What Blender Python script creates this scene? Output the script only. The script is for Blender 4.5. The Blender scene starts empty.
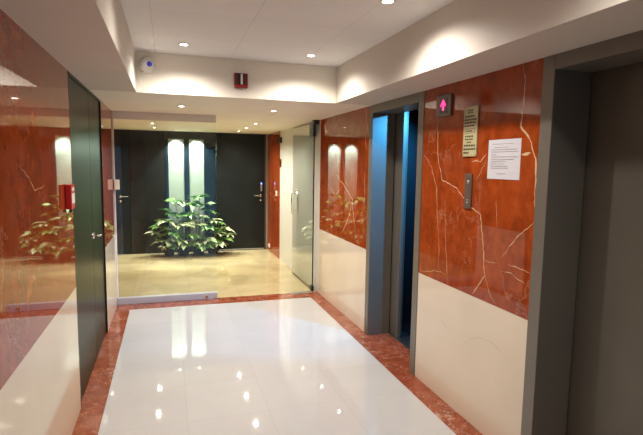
import bpy, bmesh, math, random
from mathutils import Vector, Matrix

S = bpy.context.scene
COL = S.collection
random.seed(7)
PI = math.pi

# ------------------------------------------------------------------ camera
def make_camera():
    f, yaw, pitch, roll = 488.44, -0.30478, -0.10768, 0.01523
    fwd = Vector((-math.sin(yaw), math.cos(yaw), 0)); right = Vector((math.cos(yaw), math.sin(yaw), 0)); up = Vector((0, 0, 1))
    f2 = fwd*math.cos(pitch) + up*math.sin(pitch); u2 = up*math.cos(pitch) - fwd*math.sin(pitch)
    r3 = right*math.cos(roll) + u2*math.sin(roll); u3 = u2*math.cos(roll) - right*math.sin(roll)
    cam = bpy.data.cameras.new('camera'); o = bpy.data.objects.new('camera', cam); COL.objects.link(o)
    cam.sensor_fit = 'HORIZONTAL'; cam.sensor_width = 36.0; cam.lens = f/643*36.0
    cam.clip_start = 0.02; cam.clip_end = 100
    m = Matrix((r3, u3, -f2)).transposed().to_4x4(); m.translation = Vector((0, 0, 1.65))
    o.matrix_world = m
    S.camera = o
make_camera()

# ------------------------------------------------------------------ world and exposure
w = bpy.data.worlds.new('world'); S.world = w; w.use_nodes = True
w.node_tree.nodes['Background'].inputs[0].default_value = (0.5, 0.6, 0.8, 1)
w.node_tree.nodes['Background'].inputs[1].default_value = 0.05
S.view_settings.view_transform = 'Standard'
try: S.view_settings.look = 'None'
except Exception: pass
S.view_settings.gamma = 1.0
S.view_settings.use_curve_mapping = False
S.view_settings.exposure = 0.88
S.cycles.max_bounces = 10
S.cycles.glossy_bounces = 6
S.cycles.transparent_max_bounces = 12
S.cycles.sample_clamp_indirect = 6.0
S.cycles.caustics_reflective = False
S.cycles.caustics_refractive = False

WARM = (1.0, 0.93, 0.855)
LOBBY = (1.0, 0.94, 0.76)
P_TRAY, P_SOFFIT, P_LOBBY, P_STRIP = 42.0, 40.0, 50.0, 95.0
P_CAR = 135.0

# ------------------------------------------------------------------ measured places
XL, XR = -0.5843, 1.8359          # corridor walls
ZS, ZT = 2.2085, 2.529            # soffit and tray ceiling
ZM = 0.8326                       # top of the cream dado
XTL, XTR, YT, YT0 = -0.2325, 1.471, 4.2932, -1.7
XFL, XFR, Y1, YP = -0.434, 1.6764, 5.7215, 5.9825
YB, YD1, YD2 = 9.2668, 3.452, 5.009
YEND = -2.6
XLOB = -0.96
E1A, E1B = 3.315, 4.354           # far lift surround
E2A, E2B = 1.06, 2.0997           # near lift surround
XDOOR = 2.07

# ------------------------------------------------------------------ materials
def new_mat(name):
    m = bpy.data.materials.new(name); m.use_nodes = True
    nt = m.node_tree; b = nt.nodes['Principled BSDF']
    return m, nt, b
def pbr(name, col, rough=0.5, metal=0.0, emit=None, es=0.0, spec=None, coat=0.0, var=0.0, vscale=6.0):
    m, nt, b = new_mat(name)
    b.inputs['Base Color'].default_value = (*col, 1)
    b.inputs['Roughness'].default_value = rough
    b.inputs['Metallic'].default_value = metal
    if spec is not None: b.inputs['Specular IOR Level'].default_value = spec
    if coat: b.inputs['Coat Weight'].default_value = coat; b.inputs['Coat Roughness'].default_value = 0.03
    if emit:
        b.inputs['Emission Color'].default_value = (*emit, 1); b.inputs['Emission Strength'].default_value = es
    if var:
        tc = nt.nodes.new('ShaderNodeTexCoord'); n = nt.nodes.new('ShaderNodeTexNoise')
        n.inputs['Scale'].default_value = vscale; n.inputs['Detail'].default_value = 4
        r = nt.nodes.new('ShaderNodeValToRGB')
        r.color_ramp.elements[0].color = (*[c*(1-var) for c in col], 1); r.color_ramp.elements[0].position = .3
        r.color_ramp.elements[1].color = (*[min(1, c*(1+var)) for c in col], 1); r.color_ramp.elements[1].position = .7
        nt.links.new(tc.outputs['Object'], n.inputs['Vector']); nt.links.new(n.outputs['Fac'], r.inputs['Fac'])
        nt.links.new(r.outputs['Color'], b.inputs['Base Color'])
    return m

def ramp(nt, a, b, ca, cb, interp='LINEAR'):
    r = nt.nodes.new('ShaderNodeValToRGB'); e = r.color_ramp.elements
    e[0].position = a; e[0].color = (*ca, 1); e[1].position = b; e[1].color = (*cb, 1); r.color_ramp.interpolation = interp
    return r
def mixc(nt, fac, a, b, mode='MIX'):
    n = nt.nodes.new('ShaderNodeMix'); n.data_type = 'RGBA'; n.blend_type = mode
    for s, v in ((n.inputs[0], fac), (n.inputs[6], a), (n.inputs[7], b)):
        if hasattr(v, 'node'): nt.links.new(v, s)
        else: s.default_value = v
    return n.outputs[2]
def noise(nt, vec, scale, detail=4, rough=.5, dist=0.0):
    n = nt.nodes.new('ShaderNodeTexNoise')
    n.inputs['Scale'].default_value = scale; n.inputs['Detail'].default_value = detail
    n.inputs['Roughness'].default_value = rough; n.inputs['Distortion'].default_value = dist
    nt.links.new(vec, n.inputs['Vector']); return n
def mapping(nt, scale=(1, 1, 1), loc=(0, 0, 0), rot=(0, 0, 0)):
    tc = nt.nodes.new('ShaderNodeTexCoord'); mp = nt.nodes.new('ShaderNodeMapping')
    mp.inputs['Scale'].default_value = scale; mp.inputs['Location'].default_value = loc; mp.inputs['Rotation'].default_value = rot
    nt.links.new(tc.outputs['Object'], mp.inputs['Vector']); return mp.outputs['Vector']

def red_stone(name, vein_scale=1.3, vein_width=0.012, vein_gain=0.22, rough=0.022, dark=(.22, .034, .007), light=(.40, .076, .017), vcol=(.75, .55, .38), dense=False):
    m, nt, b = new_mat(name)
    v = mapping(nt); vs = mapping(nt, scale=(5, 5, 1.6))
    n1 = noise(nt, v, 9.0, 8, .68, .4); n2 = noise(nt, vs, 2.6, 5, .6)
    c1 = ramp(nt, .3, .72, dark, light); nt.links.new(n1.outputs['Fac'], c1.inputs['Fac'])
    c2 = ramp(nt, .35, .7, (.84, .80, .74), (1.10, 1.10, 1.08)); nt.links.new(n2.outputs['Fac'], c2.inputs['Fac'])
    base = mixc(nt, 1.0, c1.outputs['Color'], c2.outputs['Color'], 'MULTIPLY')
    # warped cell edges make the pale veins
    wn = noise(nt, v, 2.2, 5, .6)
    add = nt.nodes.new('ShaderNodeVectorMath'); add.operation = 'MULTIPLY_ADD'
    nt.links.new(wn.outputs['Color'], add.inputs[0]); add.inputs[1].default_value = (.9, .9, .9); nt.links.new(v, add.inputs[2])
    def veins(scale, width, gain, mask_scale, lo, hi):
        vo = nt.nodes.new('ShaderNodeTexVoronoi'); vo.feature = 'DISTANCE_TO_EDGE'; vo.inputs['Scale'].default_value = scale
        nt.links.new(add.outputs[0], vo.inputs['Vector'])
        r = ramp(nt, 0, width, (gain,)*3, (0, 0, 0)); nt.links.new(vo.outputs['Distance'], r.inputs['Fac'])
        mn = noise(nt, v, mask_scale, 3, .6); mr = ramp(nt, lo, hi, (0, 0, 0), (1, 1, 1)); nt.links.new(mn.outputs['Fac'], mr.inputs['Fac'])
        mu = nt.nodes.new('ShaderNodeMath'); mu.operation = 'MULTIPLY'
        nt.links.new(r.outputs['Color'], mu.inputs[0]); nt.links.new(mr.outputs['Color'], mu.inputs[1])
        return mu.outputs[0]
    base = mixc(nt, veins(vein_scale, vein_width, vein_gain, 1.7, .48, .62), base, (*vcol, 1))
    if dense:
        base = mixc(nt, veins(vein_scale*3.1, .045, .45, 4.5, .42, .62), base, (*[c*1.0 for c in vcol], 1))
        n3 = noise(nt, v, 9, 5, .7, 1.5); r3 = ramp(nt, .58, .66, (0, 0, 0), (.22,)*3); nt.links.new(n3.outputs['Fac'], r3.inputs['Fac'])
        base = mixc(nt, r3.outputs['Color'], base, (.50, .30, .22, 1))
    nt.links.new(base, b.inputs['Base Color'])
    b.inputs['Roughness'].default_value = rough
    b.inputs['IOR'].default_value = 1.44
    return m

def tile_floor(name, c1, c2, joint, w, origin, rough, cloud=.06, mortar=.0016):
    m, nt, b = new_mat(name)
    v = mapping(nt, loc=(-origin[0], -origin[1], 0))
    br = nt.nodes.new('ShaderNodeTexBrick'); br.offset = 0; br.squash = 1
    br.inputs['Color1'].default_value = (*c1, 1); br.inputs['Color2'].default_value = (*c2, 1); br.inputs['Mortar'].default_value = (*joint, 1)
    br.inputs['Scale'].default_value = 1; br.inputs['Mortar Size'].default_value = mortar; br.inputs['Mortar Smooth'].default_value = .2
    br.inputs['Brick Width'].default_value = w[0]; br.inputs['Row Height'].default_value = w[1]; br.inputs['Bias'].default_value = 0
    nt.links.new(v, br.inputs['Vector'])
    n = noise(nt, v, 1.6, 6, .6, .8); r = ramp(nt, .3, .7, (1-cloud,)*3, (1,)*3); nt.links.new(n.outputs['Fac'], r.inputs['Fac'])
    nt.links.new(mixc(nt, 1.0, br.outputs['Color'], r.outputs['Color'], 'MULTIPLY'), b.inputs['Base Color'])
    b.inputs['Roughness'].default_value = rough; b.inputs['IOR'].default_value = 1.5
    return m

def glass(name, tint=(.97, .99, .98)):
    m = bpy.data.materials.new(name); m.use_nodes = True; nt = m.node_tree; nt.nodes.clear()
    out = nt.nodes.new('ShaderNodeOutputMaterial'); mx = nt.nodes.new('ShaderNodeMixShader')
    tr = nt.nodes.new('ShaderNodeBsdfTransparent'); tr.inputs[0].default_value = (*tint, 1)
    gl = nt.nodes.new('ShaderNodeBsdfGlossy'); gl.inputs['Roughness'].default_value = 0.0
    fr = nt.nodes.new('ShaderNodeFresnel'); geo = nt.nodes.new('ShaderNodeNewGeometry')
    mr = nt.nodes.new('ShaderNodeMapRange'); mr.inputs['To Min'].default_value = 1.5; mr.inputs['To Max'].default_value = 1/1.5
    nt.links.new(geo.outputs['Backfacing'], mr.inputs['Value']); nt.links.new(mr.outputs[0], fr.inputs['IOR'])
    nt.links.new(fr.outputs[0], mx.inputs[0]); nt.links.new(tr.outputs[0], mx.inputs[1]); nt.links.new(gl.outputs[0], mx.inputs[2])
    nt.links.new(mx.outputs[0], out.inputs['Surface'])
    return m

M = {}
M['red'] = red_stone('red_marble')
M['vein'] = pbr('marble_vein', (.64, .42, .24), .07, var=.15, vscale=30)
M['cream_vein'] = pbr('cream_marble_vein', (.50, .40, .30), .08)
M['band'] = red_stone('red_marble_band', 2.6, .02, .6, .10, (.19, .040, .018), (.32, .085, .040), (.62, .46, .36), True)
M['cream'] = pbr('cream_marble', (.70, .605, .475), .07, var=.05, vscale=2.0)
M['floor'] = tile_floor('white_floor_tiles', (.52, .515, .515), (.495, .49, .49), (.43, .42, .415), (.5276, .5276), (XFL, Y1), .03)
M['lobby'] = tile_floor('honey_floor_tiles', (.62, .52, .31), (.50, .41, .22), (.40, .31, .16), (.60, .60), (XLOB, YP), .06, .34)
M['paint'] = pbr('white_paint', (.68, .62, .545), .6, var=.03, vscale=1.5)
M['bouncepaint'] = pbr('white_paint_bounce_lit', (.88, .83, .72), .6, var=.03, vscale=1.5)  # soffit paint lightened; light bounced off the floor is put into the colour
M['wallpaint'] = pbr('white_wall_paint', (.66, .67, .64), .45)
M['ceil'] = tile_floor('ceiling_tiles', (.88, .87, .85), (.85, .84, .82), (.72, .70, .67), (.60, .60), (-.08, YT), .85, .05, .0025)
M['blackdoor'] = pbr('black_door', (.008, .011, .011), .32, spec=.3, var=.3, vscale=3)
M['greendoor'] = pbr('dark_green_door', (.013, .018, .009), .30, spec=.10, var=.25, vscale=2)
M['blackglass'] = pbr('black_glass', (.006, .010, .013), .03)
M['strip'] = pbr('white_panel', (.28, .345, .305), .4)
M['steel'] = pbr('grey_lift_steel', (.19, .172, .143), .38, .35, var=.06, vscale=2)
M['steeldark'] = pbr('dark_lift_steel', (.13, .118, .093), .40, .35, var=.06, vscale=2)
M['alu'] = pbr('aluminium', (.62, .62, .64), .32, 1.0)
M['rail'] = pbr('grey_rail', (.50, .50, .53), .4, .3)
M['header'] = pbr('grey_header', (.80, .76, .66), .5)
M['chrome'] = pbr('chrome', (.8, .8, .8), .12, 1.0)
M['brass'] = pbr('brass', (.70, .50, .22), .25, 1.0)
M['black'] = pbr('black_plastic', (.012, .012, .012), .35)
M['white'] = pbr('white_plastic', (.82, .80, .75), .4)
M['ivory'] = pbr('ivory_plastic', (.84, .76, .60), .45)
M['redp'] = pbr('red_plastic', (.50, .012, .016), .35)
M['darkred'] = pbr('dark_red_plastic', (.16, .012, .012), .3)
M['bluelens'] = pbr('blue_lens_glow', (.03, .03, .30), .1, emit=(.10, .12, 1.0), es=.12)  # faint blue glow added to the camera lens, which is no lamp
M['brown'] = pbr('dark_brown_frame', (.022, .010, .006), .4)
M['led'] = pbr('blue_led', (.02, .04, .3), .2, emit=(.08, .18, 1.0), es=6)
M['arrow'] = pbr('lit_arrow', (.8, .05, .3), .4, emit=(1.0, .03, .17), es=1.5)
M['panelplate'] = pbr('bronze_plate', (.12, .088, .062), .35, .2)
M['sign'] = pbr('gold_sign_plate', (.50, .46, .26), .35, .1)
M['ink'] = pbr('dark_print', (.06, .05, .03), .6)
M['greyink'] = pbr('grey_print', (.33, .31, .34), .7)
M['paper'] = pbr('white_paper', (.58, .565, .60), .7)
M['lens'] = pbr('lamp_lens', (1, 1, 1), .3, emit=(1.0, .92, .80), es=24)
M['pot'] = pbr('dark_pot', (.007, .007, .006), .5)
M['soil'] = pbr('potting_soil', (.03, .02, .012), .9)
M['stem'] = pbr('green_stem', (.12, .16, .05), .5)
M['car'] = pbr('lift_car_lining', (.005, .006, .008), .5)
M['carlight'] = pbr('blue_car_light', (.1, .2, .8), .3, emit=(.15, .45, 1.0), es=1.2)
M['glass'] = glass('clear_glass')
M['glassdoor'] = glass('clear_glass_door', (.97, .985, .97))
M['daylight'] = pbr('window_daylight', (.1, .2, .3), .3, emit=(.20, .55, .85), es=.5)
def leafmat(name, a, b2):
    m, nt, b = new_mat(name)
    n = noise(nt, mapping(nt), 14, 3); r = ramp(nt, .40, .62, a, b2); nt.links.new(n.outputs['Fac'], r.inputs['Fac'])
    nt.links.new(r.outputs['Color'], b.inputs['Base Color']); b.inputs['Roughness'].default_value = .32
    return m
M['leaf'] = leafmat('green_leaves', (.04, .15, .03), (.24, .42, .12))
M['leafpale'] = leafmat('pale_leaves', (.22, .40, .14), (.80, .82, .62))

# ------------------------------------------------------------------ mesh helpers
class B:
    """collects shapes in world coordinates; build() links them as ONE mesh object"""
    def __init__(s): s.bm = bmesh.new(); s.mi = 0
    def _mark(s, fs, smooth=False):
        for f in fs: f.material_index = s.mi; f.smooth = smooth
    def box(s, x0, x1, y0, y1, z0, z1, bev=0.0, seg=2):
        r = bmesh.ops.create_cube(s.bm, size=1.0)
        vs = r['verts']
        for v in vs:
            v.co = Vector((x0 if v.co.x < 0 else x1, y0 if v.co.y < 0 else y1, z0 if v.co.z < 0 else z1))
        fs = {f for v in vs for f in v.link_faces}
        if bev:
            es = {e for v in vs for e in v.link_edges}
            g = bmesh.ops.bevel(s.bm, geom=list(es), offset=bev, segments=seg, affect='EDGES', profile=.5)
            fs = {f for v in g['verts'] for f in v.link_faces} | {f for f in fs if f.is_valid}
        s._mark(fs); return s
    def lathe(s, prof, c=(0, 0, 0), axis='Z', n=32, sx=1.0):
        """prof: list of (radius, height)"""
        ax = {'Z': Matrix.Identity(3), 'X': Matrix(((0, 0, 1), (1, 0, 0), (0, 1, 0))), '-X': Matrix(((0, 0, -1), (1, 0, 0), (0, -1, 0))),
              'Y': Matrix(((1, 0, 0), (0, 0, 1), (0, -1, 0))), '-Y': Matrix(((1, 0, 0), (0, 0, -1), (0, 1, 0))), '-Z': Matrix(((1, 0, 0), (0, -1, 0), (0, 0, -1)))}[axis]
        rings = []
        for r, h in prof:
            if r < 1e-6: rings.append([s.bm.verts.new(ax @ Vector((0, 0, h)) + Vector(c))])
            else: rings.append([s.bm.verts.new(ax @ Vector((r*math.cos(2*PI*k/n), r*math.sin(2*PI*k/n), h)) + Vector(c)) for k in range(n)])
        fs = []
        for a, b in zip(rings, rings[1:]):
            for k in range(n):
                k2 = (k+1) % n
                if len(a) == 1 and len(b) == 1: continue
                if len(a) == 1: fs.append(s.bm.faces.new((a[0], b[k2], b[k])))
                elif len(b) == 1: fs.append(s.bm.faces.new((a[k], a[k2], b[0])))
                else: fs.append(s.bm.faces.new((a[k], a[k2], b[k2], b[k])))
        s._mark(fs, True); return s
    def tube(s, pts, r, n=10, r2=None):
        pts = [Vector(p) for p in pts]; rings = []; N = len(pts)
        ref = Vector((0.31, 0.17, 0.93))
        for i, p in enumerate(pts):
            t = (pts[min(i+1, N-1)] - pts[max(i-1, 0)]).normalized()
            if abs(t.dot(ref)) > .98: ref = Vector((.9, .1, .2))
            u = t.cross(ref).normalized(); v = t.cross(u)
            rr = r if r2 is None else r + (r2-r)*i/(N-1)
            rings.append([s.bm.verts.new(p + rr*(u*math.cos(2*PI*k/n) + v*math.sin(2*PI*k/n))) for k in range(n)])
        fs = []
        for a, b in zip(rings, rings[1:]):
            for k in range(n): fs.append(s.bm.faces.new((a[k], a[(k+1) % n], b[(k+1) % n], b[k])))
        fs.append(s.bm.faces.new(rings[0][::-1])); fs.append(s.bm.faces.new(rings[-1]))
        s._mark(fs, True); return s
    def prism(s, pts, d):
        """flat polygon pts extruded by vector d"""
        a = [s.bm.verts.new(Vector(p)) for p in pts]; b = [s.bm.verts.new(Vector(p) + Vector(d)) for p in pts]
        fs = [s.bm.faces.new(a[::-1]), s.bm.faces.new(b)]
        for k in range(len(a)): fs.append(s.bm.faces.new((a[k], a[(k+1) % len(a)], b[(k+1) % len(a)], b[k])))
        s._mark(fs); return s
    def build(s, name, mats, parent=None, at=None, recalc=True):
        if recalc: bmesh.ops.recalc_face_normals(s.bm, faces=s.bm.faces[:])
        org = Vector(at) if at is not None else Vector((0, 0, 0))
        base = Vector((0, 0, 0))
        if parent is not None:
            base = world_loc(parent)
            if at is None: org = base
        for v in s.bm.verts: v.co -= org
        me = bpy.data.meshes.new(name); s.bm.to_mesh(me); s.bm.free()
        if not isinstance(mats, (list, tuple)): mats = [mats]
        for m in mats: me.materials.append(m)
        o = bpy.data.objects.new(name, me); COL.objects.link(o)
        if parent is not None: o.parent = parent; o.location = org - base
        else: o.location = org
        return o
def world_loc(o):
    v = Vector((0, 0, 0))
    while o is not None: v += Vector(o.location); o = o.parent
    return v
def tag(o, label, cat, group=None):
    o['label'] = label; o['category'] = cat
    if group: o['group'] = group
    return o
def thing(name, loc, label, cat, group=None):
    o = bpy.data.objects.new(name, None); COL.objects.link(o); o.location = loc; o.empty_display_size = .05
    return tag(o, label, cat, group)
def struct(o): o['kind'] = 'structure'; return o
def copy_tree(o, parent=None):
    c = o.copy(); COL.objects.link(c)
    if parent is not None: c.parent = parent
    for ch in list(o.children): copy_tree(ch, c)
    return c

def vein_ribbons(b, lines, X, side, wid=.0055, seed=1):
    """crooked pale veins let into a wall face X, as slivers of a second colour in the same slab"""
    rnd = random.Random(seed)
    for item in lines:
        pts = item[0]; wd = item[1]*wid
        fine = []
        for (a, c), (a2, c2) in zip(pts, pts[1:]):
            L = math.hypot(a2-a, c2-c); n = max(2, int(L/.022))
            for k in range(n):
                t = k/n; fine.append((a+(a2-a)*t, c+(c2-c)*t))
        fine.append(pts[-1])
        N = len(fine); out = []
        off = 0
        for i, q in enumerate(fine):
            j0 = fine[max(i-1, 0)]; j1 = fine[min(i+1, N-1)]
            tx, tz = j1[0]-j0[0], j1[1]-j0[1]; l = math.hypot(tx, tz) or 1; nx, nz = -tz/l, tx/l
            off = off*.6 + rnd.uniform(-.006, .006)
            ww = wd*(.35 + .9*rnd.random())*min(1, .25 + 2.2*min(i, N-1-i)/max(N-1, 1)*1.6)
            out.append(((q[0]+nx*(off+ww/2), q[1]+nz*(off+ww/2)), (q[0]+nx*(off-ww/2), q[1]+nz*(off-ww/2))))
        pv = None; fs = []
        x = X + side*.0004
        for p, q in out:
            v = (b.bm.verts.new((x, p[0], p[1])), b.bm.verts.new((x, q[0], q[1])))
            if pv: fs.append(b.bm.faces.new((pv[0], pv[1], v[1], v[0])))
            pv = v
        b._mark(fs)
        for f in fs:
            f.normal_update()
            if f.normal.x*side < 0: f.normal_flip()

# ------------------------------------------------------------------ floors
struct(B().box(XFL, XFR, YEND, Y1, -.06, 0).build('floor', M['floor']))
struct(B().box(XLOB-.1, XR+.05, YP, YB+.1, -.06, 0).build('floor_lobby', M['lobby']))
struct(B().box(XL-.02, XFL, YEND, YP, -.06, 0).build('trim_1', M['band']))
struct(B().box(XFR, XR, YEND, YP, -.06, 0).build('trim_2', M['band']))
struct(B().box(XFL, XFR, Y1, YP, -.06, 0).build('trim_3', M['band']))
struct(B().box(XR, XDOOR-.02, E1A+.02, E1B-.02, -.06, 0).build('trim_4', M['band']))
struct(B().box(XR, XDOOR-.02, E2A+.02, E2B-.02, -.06, 0).build('trim_5', M['band']))

# ------------------------------------------------------------------ walls
VR = [ # (points (y, z) on the right wall, width factor)
    ([(2.26, 2.207), (2.229, 2.068), (2.244, 1.875), (2.169, 1.802), (2.119, 1.696), (2.101, 1.582), (2.106, 1.446)], 2.0),
    ([(3.149, 2.143), (3.114, 1.883), (3.089, 1.701), (3.029, 1.559), (2.84, 1.505), (2.707, 1.417), (2.566, 1.36), (2.529, 1.194), (2.489, .976), (2.388, .844)], 1.5),
    ([(2.49, .996), (2.614, .846)], 1.3), ([(3.3, 1.744), (3.187, 1.648), (3.098, 1.491), (3.082, 1.375)], 1.1),
    ([(3.107, 1.503), (3.069, 1.308), (3.015, .918)], .7), ([(2.985, 1.414), (2.906, .844)], .8),
    ([(2.104, 1.37), (2.255, 1.237), (2.349, 1.13)], .8), ([(2.289, 1.102), (2.186, 1.094), (2.104, 1.083)], .9),
    ([(2.347, 1.058), (2.239, 1.053), (2.139, 1.028)], .7), ([(2.491, 1.083), (2.395, 1.091)], .7),
    ([(2.689, 1.688), (2.594, 1.687), (2.543, 1.73)], 1.3), ([(2.62, 1.564), (2.541, 1.697)], .7),
    ([(2.23, 1.719), (2.159, 1.725)], 2.8), ([(2.426, 1.455), (2.403, 1.296)], .6), ([(3.30, .850), (3.087, .898), (2.926, .903)], .6)]
VF = [([(4.46, 2.2), (4.413, 2.007), (4.463, 1.895), (4.42, 1.798)], 2.0),
    ([(5.365, 1.559), (5.053, 1.435), (4.768, 1.291), (4.733, 1.138), (4.635, .901)], 2.0), ([(4.768, 1.291), (4.847, 1.126), (5.07, .886)], 1.8),
    ([(5.268, 1.697), (5.183, 1.463)], 1.4), ([(4.462, 1.605), (4.438, 1.227)], 1.2), ([(5.6, 1.42), (5.3, 1.30), (5.05, 1.435)], 1.2), ([(5.1, 1.75), (5.02, 1.5), (4.9, 1.4)], 1.0)]
VL = [([(2.30, 1.634), (2.443, 1.572), (2.526, 1.515), (2.73, 1.529)], 1.0)]

def right_wall(y0, y1, veins=None, cveins=None, seed=1):
    b = B().box(XR, XR+.26, y0, y1, ZM, ZS+.02)
    if veins: b.mi = 1; vein_ribbons(b, veins, XR, -1, seed=seed)
    struct(b.build('wall_right', [M['red'], M['vein']], recalc=False))
    b = B().box(XR, XR+.26, y0, y1, -.06, ZM)
    if cveins: b.mi = 1; vein_ribbons(b, cveins, XR, -1, wid=.003, seed=seed)
    struct(b.build('wall_right', [M['cream'], M['cream_vein']], recalc=False))
right_wall(YEND, E2A)
right_wall(E2B, E1A, VR, [([(2.675, .493), (2.551, .591), (2.387, .61), (2.185, .541)], 1.0), ([(2.965, .571), (2.898, .549)], 1.0)], 3)
right_wall(E1B, 5.92, VF, None, 5)
for a, c in ((E1A, E1B), (E2A, E2B)):      # masonry above the lift surrounds, behind the soffit
    struct(B().box(XR+.03, XR+.26, a, c, ZS, ZT).build('wall_right', M['paint']))
struct(B().box(XR, XR+.26, 5.92, 8.25, -.06, ZS+.02).build('wall_right', M['wallpaint']))
struct(B().box(XR-.008, XR+.26, 8.25, YB+.1, -.06, ZS+.02).build('wall_right', M['red']))

def left_wall(y0, y1, veins=None):
    b = B().box(XL-.3, XL, y0, y1, ZM, ZS+.02)
    if veins: b.mi = 1; vein_ribbons(b, veins, XL, 1, seed=9)
    struct(b.build('wall_left', [M['red'], M['vein']], recalc=False))
    struct(B().box(XL-.3, XL, y0, y1, -.06, ZM).build('wall_left', M['cream']))
left_wall(YEND, YD1, VL)
left_wall(YD2, YP+.02)
struct(B().box(XLOB-.25, XLOB, YP+.02, YB+.1, -.06, ZS+.02).build('wall_left', M['red']))
struct(B().box(XL-.3, XL-.06, YD1, YD2, -.06, ZS+.02).build('wall_left', M['paint']))

# back wall behind the black doors, and the wall behind the photographer with its window
struct(B().box(XLOB-.25, XR+.26, YB+.045, YB+.25, -.06, ZS+.02).build('wall_back', M['paint']))
b = B().box(XL-.3, -.1, YEND-.2, YEND, -.06, ZT).box(1.35, XR+.26, YEND-.2, YEND, -.06, ZT).box(-.1, 1.35, YEND-.2, YEND, 2.1, ZT)
struct(b.build('wall_front', M['paint']))
wn = struct(B().box(-.1, -.05, YEND-.1, YEND-.02, 0, 2.1).box(1.3, 1.35, YEND-.1, YEND-.02, 0, 2.1).box(-.1, 1.35, YEND-.1, YEND-.02, 2.05, 2.1).box(.6, .65, YEND-.1, YEND-.02, 0, 2.05).build('window_1', M['alu']))
B().box(-.05, 1.3, YEND-.09, YEND-.06, 0, 2.05).build('window_pane', M['daylight'], wn)

# ------------------------------------------------------------------ ceilings
struct(B().box(XL-.3, XTL, YEND, YT, ZS, ZT+.1).build('ceiling', M['paint']))
struct(B().box(XTR, XR+.03, YEND, YT, ZS, ZT+.1).build('ceiling', M['paint']))
struct(B().box(XLOB-.25, XR+.26, YT, YB+.25, ZS, ZT+.1).build('ceiling', M['bouncepaint']))
struct(B().box(XTL, XTR, YEND, YT0, ZS, ZT+.1).build('ceiling', M['paint']))
struct(B().box(XTL, XTR, YT0, YT, ZT, ZT+.1).build('ceiling', M['ceil']))

# ------------------------------------------------------------------ downlights
def downlight(x, y, z, power, color, label, size=2.66, name='downlight', r=.036, group=None, blend=1.0):
    t = thing(name, (x, y, z), label, 'ceiling light', group)
    B().lathe([(r*.78, -.001), (r*.80, -.007), (r*1.12, -.006), (r*1.22, -.001), (r*1.22, 0)], (x, y, z)).build('trim_ring', M['white'], t)
    B().lathe([(0, -.0045), (r*.6, -.0045), (r*.785, -.002), (r*.785, 0)], (x, y, z)).build('lens', M['lens'], t)
    L = bpy.data.lights.new('lamp', 'SPOT'); L.energy = power; L.color = color; L.spot_size = size; L.spot_blend = blend; L.shadow_soft_size = .024
    o = bpy.data.objects.new('lamp', L); COL.objects.link(o); o.parent = t; o.location = (0, 0, -.02)
    return t
G1 = 'downlights of the ceiling tray'
downlight(.131, 3.9, ZT, P_TRAY, WARM, 'left lit downlight at the far end of the recessed ceiling tray', group=G1)
downlight(1.12, 3.91, ZT, P_TRAY, WARM, 'right lit downlight at the far end of the recessed ceiling tray', group=G1)
downlight(1.14, 2.5, ZT, P_TRAY, WARM, 'tray downlight cut off by the top edge of the photo', group=G1)
for x, y, k in ((.131, 2.5, .3), (.131, 1.1, .25), (1.14, 1.1, .5), (.131, -.4, .25), (1.14, -.4, .5)):
    downlight(x, y, ZT, P_TRAY*k, WARM, 'ceiling tray downlight outside the frame above the photographer', group=G1)
G2 = 'downlights in the soffit before the glass partition'
downlight(.139, 5.12, ZS, P_SOFFIT, WARM, 'left soffit downlight just beyond the ceiling tray', group=G2)
downlight(1.07, 5.14, ZS, P_SOFFIT, WARM, 'right soffit downlight near the open glass door', group=G2)
G3 = 'downlights in the lobby ceiling'
for x, y, l in ((1.18, 6.85, 'nearest right-hand lobby downlight behind the partition line'), (1.18, 7.75, 'middle downlight of the right-hand lobby row'),
                (1.18, 8.58, 'farthest right-hand lobby downlight before the black door'), (-.2, 7.53, 'nearer downlight seen through the glass on the left'),
                (-.2, 8.43, 'farther downlight seen through the glass on the left')):
    downlight(x, y, ZS, P_LOBBY, LOBBY, l, group=G3)
G4 = 'small spotlights over the white panels'
for x, l in ((.147, 'small spotlight above the left white panel'), (.505, 'small spotlight above the right white panel')):
    downlight(x, YB-.12, ZS, P_STRIP, (.95, 1.0, .88), l, size=1.5, name='wall_washer', r=.03, group=G4, blend=.5)

# ------------------------------------------------------------------ back doors and panels
def lever(b, x, y, z, dx):
    b.lathe([(.026, 0), (.026, .008), (.0, .008)], (x, y, z), '-Y', 20)
    b.tube([(x, y, z), (x, y-.045, z), (x+dx*.25, y-.052, z), (x+dx, y-.050, z)], .0085, 10)
    b.lathe([(.022, 0), (.022, .007), (0, .007)], (x, y, z-.085), '-Y', 20)
    return b
d2 = struct(B().box(XLOB+.02, -.05, YB, YB+.045, .006, ZS-.004).build('door_2', M['blackdoor']))
lever(B(), -.811, YB, 1.04, .14).build('door_handle', M['chrome'], d2)
d3 = struct(B().box(.87, 1.765, YB, YB+.045, .012, ZS-.004).build('door_3', M['blackdoor']))
lever(B(), 1.690, YB, 1.045, -.14).build('door_handle', M['chrome'], d3)
k = B().box(1.683, 1.713, YB-.018, YB, 1.13, 1.30, .004).build('keypad_lock', M['alu'], d3)
B().box(1.690, 1.706, YB-.021, YB-.0175, 1.262, 1.286).build('indicator_lamp', M['led'], k)
B().box(.90, 1.75, YB-.006, YB+.0, .012, .03).build('door_sweep', M['alu'], d3)
struct(B().box(1.768, 1.79, YB-.012, YB+.045, 0, ZS).build('trim_6', M['steeldark']))
struct(B().box(XLOB, XLOB+.018, YB-.012, YB+.045, 0, ZS).build('trim_7', M['steeldark']))
b = B().box(-.046, .011, YB, YB+.045, 0, ZS).box(.282, .375, YB, YB+.045, 0, ZS).box(.634, .866, YB, YB+.045, 0, ZS)
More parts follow.
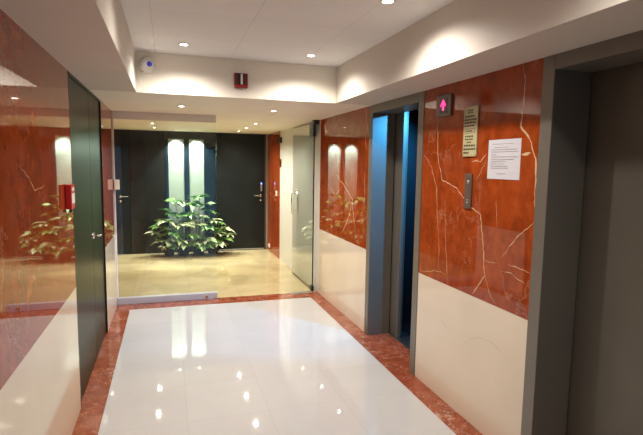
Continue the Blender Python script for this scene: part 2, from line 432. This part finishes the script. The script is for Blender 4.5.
b.box(.011, .282, YB, YB+.045, 2.075, ZS).box(.375, .634, YB, YB+.045, 2.075, ZS).box(.011, .282, YB, YB+.045, 0, .14).box(.375, .634, YB, YB+.045, 0, .14)
struct(b.build('wall_back', M['blackglass']))
G = 'lit white panels between the black doors'
tag(B().box(.011, .282, YB+.012, YB+.044, .14, 2.075).build('wall_panel', M['strip']), 'left of two tall white panels lit from above behind the plants', 'wall panel', G)
tag(B().box(.375, .634, YB+.012, YB+.044, .14, 2.075).build('wall_panel', M['strip']), 'right of two tall white panels lit from above behind the plants', 'wall panel', G)

# ------------------------------------------------------------------ left double door
d1 = bpy.data.objects.new('door_1', None); COL.objects.link(d1); d1.location = (XL, YD1, 0); struct(d1)
XD = XL-.012
B().box(XD-.045, XD, YD1+.012, 4.328, .004, ZS-.016, .002).build('door_leaf', M['greendoor'], d1)
B().box(XD-.045, XD, 4.333, YD2-.022, .004, ZS-.016, .002).build('door_leaf', M['greendoor'], d1)
B().box(XL-.06, XL+.001, YD1, YD1+.010, 0, ZS).box(XL-.06, XL+.001, YD2-.02, YD2, 0, ZS).box(XL-.06, XL+.001, YD1, YD2, ZS-.014, ZS).build('door_frame', M['brown'], d1)
b = B().lathe([(.026, 0), (.026, .008), (0, .008)], (XD, 4.36, 1.04), 'X', 20)
b.tube([(XD, 4.36, 1.04), (XD+.045, 4.36, 1.04), (XD+.052, 4.39, 1.04), (XD+.050, 4.49, 1.04)], .0085, 10)
b.build('door_handle', M['chrome'], d1)

# ------------------------------------------------------------------ glass partition and open glass door
t = thing('glass_partition', (0, YP, 0), 'fixed clear glass partition with a grey rail along the floor', 'glass partition')
B().box(XL+.004, .55, YP-.006, YP+.006, .05, 2.16).build('glass_pane', M['glass'], t)
B().box(XL+.004, .552, YP-.028, YP+.028, 0, .078, .003).build('floor_rail', M['rail'], t)
B().box(XL+.004, .552, YP-.02, YP+.02, 2.122, ZS, .002).build('top_rail', M['header'], t)
b = B().box(XL+.001, XL+.012, YP-.012, YP+.012, .078, 2.122); b.build('edge_seal', M['white'], t)
B().lathe([(.017, 0), (.017, .006), (.012, .010), (0, .010)], (.423, YP-.028, .034), '-Y', 20).build('floor_lock', M['brass'], t)

XG = 1.78
t = thing('glass_door', (XG, YP+.03, 0), 'frameless clear glass door standing open against the white wall', 'glass door')
B().box(XG-.006, XG+.006, YP+.03, 7.11, .012, ZS-.03).build('glass_pane', M['glassdoor'], t)
b = B().box(XG-.0075, XG+.0075, YP+.026, YP+.034, .012, ZS-.03).box(XG-.0065, XG+.0065, YP+.03, 7.112, ZS-.034, ZS-.026).box(XG-.0065, XG+.0065, YP+.03, 7.112, .010, .018)
b.build('edge_seal', M['black'], t)
B().box(XG-.018, XG+.018, YP+.02, YP+.20, ZS-.20, ZS-.028, .003).build('hinge_fitting', M['black'], t)
B().box(XG-.018, XG+.018, YP+.02, YP+.10, .004, .07, .003).build('hinge_fitting', M['black'], t)
b = B()
for sx in (-1, 1):
    x = XG+sx*.042
    b.tube([(x, 7.0, .92), (x, 7.0, 1.28)], .011, 12)
    for z in (.97, 1.23): b.tube([(XG, 7.0, z), (x, 7.0, z)], .008, 10)
b.build('pull_handle', M['chrome'], t)
tag(B().box(1.47, 1.75, YP-.055, YP+.03, 0, .004, .001).build('floor_spring_cover', M['alu']), 'small metal cover plate in the floor beside the glass door hinge', 'floor plate')
tag(B().box(XG-.02, XR-.002, YP-.02, YP+.06, ZS-.05, ZS-.001, .002).build('pivot_bracket', M['black']), 'dark pivot bracket at the ceiling above the glass door hinge', 'bracket')

tag(B().box(-.665+.085, -.545+.02, YP-.055, YP-.008, 1.335, 1.448, .006).build('access_reader', M['ivory']), 'small ivory card reader on the left edge of the glass partition', 'card reader')

# ------------------------------------------------------------------ lifts
def lift(name, ya, yb, label, open_door):
    w = .082
    t = thing(name, (XR, (ya+yb)/2, 0), label, 'elevator', 'elevators in the right wall')
    b = B().box(XR-.006, XDOOR-.008, ya, ya+w, 0, ZS, .003).box(XR-.006, XDOOR-.008, yb-w, yb, 0, ZS, .003)
    b.box(XR-.006, XDOOR-.008, ya+w, yb-w, 2.135, ZS, .003)
    b.build('door_frame', M['steel'], t)
    B().box(XDOOR-.02, XDOOR+.16, ya+w, yb-w, -.06, .002).build('door_sill', M['alu'], t)
    if open_door:
        B().box(XDOOR+.004, XDOOR+.036, 4.118, yb-w+.06, .004, 2.18, .002).build('door_leaf', M['steel'], t)
        B().box(XDOOR+.046, XDOOR+.076, 4.16, yb-w+.06, .004, 2.18, .002).build('door_leaf', M['steeldark'], t)
        x0, x1, y0, y1 = XDOOR+.16, XDOOR+1.45, ya-.15, yb+.15
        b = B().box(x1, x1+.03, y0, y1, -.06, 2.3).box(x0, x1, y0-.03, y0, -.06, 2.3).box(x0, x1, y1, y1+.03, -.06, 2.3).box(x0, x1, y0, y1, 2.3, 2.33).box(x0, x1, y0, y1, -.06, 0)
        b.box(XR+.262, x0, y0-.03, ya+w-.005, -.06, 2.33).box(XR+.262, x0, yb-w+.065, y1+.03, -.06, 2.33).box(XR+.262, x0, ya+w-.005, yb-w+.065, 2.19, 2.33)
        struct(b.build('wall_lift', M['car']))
        lx, ly, lz = 2.62, y0+.03, 2.12
        B().lathe([(.05, -.004), (.055, -.02), (.075, -.02), (.08, 0), (.0, 0)], (lx, ly+.06, 2.30)).build('car_light_ring', M['alu'], t)
        B().lathe([(0, -.012), (.046, -.012), (.05, -.004)], (lx, ly+.06, 2.30)).build('car_light', M['carlight'], t)
        L = bpy.data.lights.new('car_lamp', 'SPOT'); L.energy = P_CAR; L.color = (.06, .43, 1.0); L.spot_size = 1.30; L.spot_blend = 1.0; L.shadow_soft_size = .03
        o = bpy.data.objects.new('car_lamp', L); COL.objects.link(o); o.parent = t
        src = Vector((lx, ly+.06, 2.26)); o.location = src - world_loc(t)
        o.rotation_euler = (Vector((1.90, 4.27, 1.35)) - src).to_track_quat('-Z', 'Y').to_euler()
    else:
        ym = ya+w+.42
        B().box(XDOOR, XDOOR+.03, ym, yb-w+.02, .004, 2.18, .002).build('door_leaf', M['steeldark'], t)
        B().box(XDOOR+.036, XDOOR+.066, ya+w-.02, ym+.04, .004, 2.18, .002).build('door_leaf', M['steeldark'], t)
    return t
lift('elevator', E1A, E1B, 'farther elevator with half-open doors and a blue-lit dark car', True)
lift('elevator', E2A, E2B, 'nearer elevator with closed dark grey doors at the right edge', False)

# ------------------------------------------------------------------ fittings on the right wall
t = thing('floor_indicator', (XR, 3.025, 2.065), 'dark square display with a lit pink up arrow beside the farther elevator', 'display')
B().box(XR-.016, XR-.0006, 2.93, 3.12, 1.993, 2.140, .003).build('faceplate', M['panelplate'], t)
scr = B().box(XR-.018, XR-.0155, 2.978, 3.070, 2.012, 2.118).build('screen', M['black'], t)
y, z, x = 3.024, 2.070, XR-.0195
pts = [(x, y, z+.040), (x, y-.036, z-.002), (x, y-.030, z-.010), (x, y-.011, z+.008), (x, y-.011, z-.036), (x, y+.011, z-.036), (x, y+.011, z+.008), (x, y+.030, z-.010), (x, y+.036, z-.002)]
B().prism(pts, (.002, 0, 0)).build('arrow', M['arrow'], scr)['label'] = 'lit pink up arrow'

t = thing('sign_plate', (XR, 2.705, 1.87), 'tall gold notice plate covered in small dark print', 'sign')
B().box(XR-.010, XR-.0006, 2.632, 2.778, 1.716, 2.028, .002).build('plate', M['sign'], t)
b = B(); rnd = random.Random(4); x = XR-.0115
def words(b, x, ya, yb, z, h, gap=.006, lo=.010, hi=.026):
    y = ya
    while y > yb + lo:
        l = min(rnd.uniform(lo, hi), y-yb); b.box(x, x+.0012, y-l, y, z, z+h); y -= l+gap
for z, ya, yb, h in ((2.000, 2.735, 2.672, .009), (1.987, 2.735, 2.676, .008), (1.962, 2.765, 2.648, .010), (1.941, 2.768, 2.642, .011), (1.923, 2.768, 2.642, .010), (1.904, 2.768, 2.665, .009),
                     (1.838, 2.755, 2.655, .009), (1.820, 2.755, 2.660, .008), (1.802, 2.735, 2.690, .007), (1.780, 2.765, 2.645, .010), (1.757, 2.768, 2.642, .011), (1.735, 2.768, 2.705, .010)):
    words(b, x, ya, yb, z, h)
for z0, z1 in ((1.862, 1.864), (1.888, 1.890)): b.box(x, x+.0012, 2.652, 2.762, z0, z1)
for yy in (2.652, 2.760): b.box(x, x+.0012, yy, yy+.002, 1.862, 1.890)
words(b, x, 2.745, 2.67, 1.872, .007)
b.build('printed_text', M['ink'], t)
for yy in (2.640, 2.770):
    for zz in (1.723, 2.021): B().lathe([(.004, 0), (.004, .0015), (0, .002)], (XR-.010, yy, zz), '-X', 10).build('screw', M['steel'], t)

t = thing('call_panel', (XR, 2.70, 1.495), 'narrow dark elevator call panel with small buttons below the gold plate', 'call panel')
B().box(XR-.010, XR-.0006, 2.664, 2.738, 1.385, 1.606, .002).build('faceplate', M['panelplate'], t)
for z in (1.555, 1.432): B().lathe([(.013, 0), (.013, .003), (.010, .005), (0, .005)], (XR-.010, 2.700, z), '-X', 18).build('button', M['chrome'], t)
for z in (1.592, 1.405, 1.458): B().lathe([(.004, 0), (.004, .0015), (0, .002)], (XR-.010, 2.700, z), '-X', 10).build('screw', M['steel'], t)

t = thing('paper_notice', (XR, 2.378, 1.695), 'white sheet of printed paper stuck to the red marble', 'notice')
b = B(); N = 8
rows = []
for i in range(N+1):
    for j in (0, 1): pass
grid = [[None]*(N+1) for _ in range(2)]
for s_ in (0, 1):
    grid[s_] = [[b.bm.verts.new((XR-.0010-.0018*math.sin(PI*i/N)*(.4+.6*j/N)-s_*.0006, 2.519-.284*i/N, 1.582+.228*j/N)) for i in range(N+1)] for j in range(N+1)]
fs = []
for j in range(N):
    for i in range(N):
        for s_ in (0, 1): fs.append(b.bm.faces.new((grid[s_][j][i], grid[s_][j][i+1], grid[s_][j+1][i+1], grid[s_][j+1][i])))
for i in range(N):
    for a in ((grid[0][0], grid[1][0]), (grid[0][N], grid[1][N])): fs.append(b.bm.faces.new((a[0][i], a[0][i+1], a[1][i+1], a[1][i])))
    for c in (0, N): fs.append(b.bm.faces.new((grid[0][i][c], grid[0][i+1][c], grid[1][i+1][c], grid[1][i][c])))
b._mark(fs); b.build('sheet', M['paper'], t)
b = B(); x = XR-.0042
for z, ya, yb in ((1.783, 2.48, 2.29), (1.764, 2.46, 2.33), (1.751, 2.49, 2.26), (1.738, 2.49, 2.26), (1.722, 2.49, 2.43), (1.709, 2.49, 2.26), (1.694, 2.49, 2.29), (1.682, 2.48, 2.36), (1.669, 2.49, 2.36), (1.656, 2.49, 2.33), (1.644, 2.49, 2.33)):
    words(b, x, ya, yb, z, .0032, .004, .008, .022)
b.build('printed_text', M['greyink'], t)
b = B(); words(b, x, 2.43, 2.355, 1.613, .0032, .004, .008, .022); b.build('signature_line', M['greyink'], t)

# ------------------------------------------------------------------ fittings on the other walls
t = thing('fire_call_point', (XL, 3.265, 1.43), 'red fire alarm call point on the left wall at the door edge', 'alarm call point')
B().box(XL+.0006, XL+.034, 3.21, 3.325, 1.362, 1.508, .004).build('housing', M['redp'], t)
B().box(XL+.0335, XL+.0355, 3.225, 3.31, 1.395, 1.455).build('label_plate', M['white'], t)
B().box(XL+.0335, XL+.0355, 3.235, 3.30, 1.470, 1.490).build('printed_text', M['white'], t)
B().tube([(XL+.018, 3.268, 1.363), (XL+.018, 3.268, 1.340)], .009, 12).build('cable_gland', M['black'], t)

t = thing('dome_camera', (-.146, YT, 2.425), 'white dome camera with a blue lens in the tray corner', 'security camera')
B().lathe([(.066, .0005), (.066, .012), (.060, .020), (.056, .022)], (-.146, YT, 2.425), '-Y', 32).build('base_ring', M['white'], t)
prof = [(.056*math.cos(a), .020+.046*math.sin(a)) for a in [k*PI/2/10 for k in range(10)]] + [(0, .066)]
dm = B().lathe(prof, (-.146, YT, 2.425), '-Y', 32).build('dome', M['white'], t)
for k in range(3):
    a = PI/2 + k*2*PI/3 + .5
    B().lathe([(.004, 0), (.004, .003), (0, .003)], (-.146+.0615*math.cos(a), YT-.0185, 2.425+.0615*math.sin(a)), '-Y', 8).build('screw', M['steel'], t)
c = Vector((-.146+.020, YT-.062, 2.425+.002))
pl = B().lathe([(.019, -.010), (.020, .002), (.016, .006), (0, .0085)], c, '-Y', 24).build('lens', M['bluelens'], dm, at=c); pl['label'] = 'dark blue lens'
pl.rotation_euler = (0, 0, .30)

t = thing('alarm_sounder', (.606, YT, 2.355), 'dark red alarm sounder with a pale central strip on the tray face', 'alarm sounder')
x0, x1, z0, z1 = .551, .664, 2.292, 2.412
B().box(x0, x1, YT-.030, YT-.0006, z0, z1, .004).build('housing', M['darkred'], t)
B().box(x0+.030, x1-.030, YT-.040, YT-.029, z0+.022, z1-.006, .003).build('grille', M['black'], t)
B().box(x0+.050, x1-.044, YT-.046, YT-.039, z0+.024, z1-.008, .003).build('strobe_strip', M['white'], t)
B().box(x0+.004, x1-.004, YT-.044, YT-.029, z0+.003, z0+.020, .003).build('lower_lip', M['redp'], t)

tag(B().box(XR-.050, XR-.0006, 8.10, 8.20, 2.00, 2.10, .006).build('motion_sensor', M['black']), 'small black box high on the white wall beside the red marble', 'sensor')
tag(B().box(XR-.012, XR-.0006, 8.12, 8.235, 1.60, 1.735, .003).build('name_plate', M['brass']), 'small brass plate on the white wall below the black box', 'plaque')
tag(B().box(XR-.020, XR-.0086, 8.43, 8.51, 1.09, 1.18, .003).build('light_switch', M['white']), 'small white switch on the narrow red marble strip by the far door', 'light switch')
tag(B().box(XR-.018, XR-.0086, 9.06, 9.16, .06, .13, .003).build('wall_socket', M['white']), 'small white socket low on the red marble by the far door', 'socket')

# ------------------------------------------------------------------ potted plants
def leaf(b, base, d, L, W, droop, rnd, lift=0):
    """one pointed leaf: a folded, arching blade with thickness"""
    d = Vector(d); d.z = 0; d.normalize(); side = Vector((-d.y, d.x, 0)); n = 6; rows = []
    tw = rnd.uniform(-.25, .25)
    for i in range(n+1):
        t = i/n; wv = W*math.sin(PI*min(1, t**.75*.97+.03))*(1-.15*t)
        p = base + d*(L*t) + Vector((0, 0, L*((.22+lift)*t-droop*t*t)))
        s = side*wv/2 + Vector((0, 0, wv*tw))
        rows.append((p+s+Vector((0, 0, wv*.16)), p, p-s+Vector((0, 0, wv*.16))))
    up = Vector((0, 0, .0012)); g = []
    for k in (0, 1): g.append([[b.bm.verts.new(q+up*k) for q in r] for r in rows])
    fs = []
    for i in range(n):
        for j in (0, 1):
            fs.append(b.bm.faces.new((g[1][i][j], g[1][i][j+1], g[1][i+1][j+1], g[1][i+1][j])))
            fs.append(b.bm.faces.new((g[0][i][j], g[0][i+1][j], g[0][i+1][j+1], g[0][i][j+1])))
        for j in (0, 2): fs.append(b.bm.faces.new((g[0][i][j], g[0][i+1][j], g[1][i+1][j], g[1][i][j])))
    b._mark(fs, True)
def plant(x, y, h, whorls, label, seed, pale=True, pr=.13, ph=.15):
    """whorls: (dx, dy, z, leaf length, leaf count)"""
    rnd = random.Random(seed)
    t = thing('potted_plant', (x, y, 0), label, 'plant', 'potted plants before the white panels')
    B().lathe([(0, .0005), (pr*.74, .0005), (pr*.80, .01), (pr, ph-.025), (pr*1.05, ph-.022), (pr*1.05, ph), (pr*.94, ph), (pr*.92, ph-.03), (0, ph-.03)], (x, y, 0), 'Z', 32).build('pot', M['pot'], t)
    B().lathe([(pr*.915, ph-.032), (pr*.915, ph-.022), (pr*.4, ph-.016), (0, ph-.018)], (x, y, 0), 'Z', 24).build('soil', M['soil'], t)
    st = B(); A = B(); P = B()
    for k, (dx, dy, z, L, n) in enumerate(whorls):
        b0 = Vector((x+rnd.uniform(-.04, .04), y+rnd.uniform(-.04, .04), ph-.03)); top = Vector((x+dx, y+dy, z))
        mid = (b0+top)/2 + Vector((dx*-.12, dy*-.12, (z-ph)*.12))
        pts = [b0*(1-s)**2 + mid*2*s*(1-s) + top*s*s for s in [i/8 for i in range(9)]]
        st.tube(pts, .0075, 8, .004)
        tgt = P if (pale and rnd.random() < .5) else A
        a0 = rnd.uniform(0, 6.28); ta = rnd.uniform(0, 6.28); tilt = rnd.uniform(.05, .4)
        for q in range(n):
            a = a0 + q*2*PI/n + rnd.uniform(-.25, .25)
            l = L*rnd.uniform(.6, 1.2)
            leaf(tgt, top, (math.cos(a), math.sin(a), 0), l, l*rnd.uniform(.46, .62), rnd.uniform(.15, .6), rnd, tilt*math.cos(a-ta))
    st.build('stem', M['stem'], t, recalc=False)
    A.build('foliage', M['leaf'], t, recalc=False)
    if len(P.bm.faces): P.build('foliage', M['leafpale'], t, recalc=False)['label'] = 'pale green leaves'
    return t
plant(.24, 8.98, .95, [(-.14, -.04, .97, .22, 9), (.02, -.02, .90, .20, 8), (-.20, -.08, .76, .22, 9), (.08, -.12, .74, .20, 8), (-.28, -.12, .62, .22, 8), (-.04, -.18, .56, .21, 9), (.10, -.06, .62, .19, 8), (-.18, -.2, .44, .21, 8), (.06, -.22, .38, .2, 8), (-.06, -.24, .28, .19, 8), (-.08, -.24, .19, .17, 9), (.09, -.25, .22, .17, 9), (.0, -.2, .25, .19, 9)],
      'tall left plant with pale-topped leaves before the left white panel', 11, pr=.115)
plant(.51, 9.0, 1.0, [(.02, .0, 1.04, .19, 9), (-.10, -.04, .91, .20, 8), (.12, -.05, .90, .19, 9), (.20, -.07, .78, .20, 8), (.02, -.12, .70, .2, 8), (-.06, -.18, .54, .2, 9), (.16, -.18, .50, .21, 9), (.0, -.24, .36, .2, 8), (.26, -.12, .62, .19, 8), (.14, -.26, .30, .19, 8), (-.08, -.24, .19, .17, 9), (.09, -.25, .22, .17, 9), (.0, -.2, .25, .19, 9)],
      'tallest plant with a dark top rosette before the right white panel', 12, pr=.115)
plant(.76, 9.03, .6, [(.10, -.04, .56, .20, 8), (.20, -.08, .46, .21, 9), (.26, -.14, .36, .2, 8), (.05, -.16, .40, .19, 8), (.16, -.2, .28, .19, 8), (-.04, -.18, .28, .18, 8), (.06, -.1, .48, .19, 8), (-.08, -.24, .19, .17, 9), (.09, -.25, .22, .17, 9), (.0, -.2, .25, .19, 9)],
      'low spreading plant at the right end before the black door', 13, pr=.10, ph=.13)
plant(.0, 9.03, .6, [(-.06, -.05, .60, .20, 8), (-.14, -.06, .52, .21, 9), (-.18, -.12, .40, .21, 8), (-.06, -.16, .40, .19, 8), (-.12, -.2, .28, .19, 8), (.06, -.2, .30, .18, 8), (.02, -.1, .48, .19, 8), (-.08, -.24, .19, .17, 9), (.09, -.25, .22, .17, 9), (.0, -.2, .25, .19, 9)],
      'low spreading plant at the left end before the black door', 14, pr=.10, ph=.13)
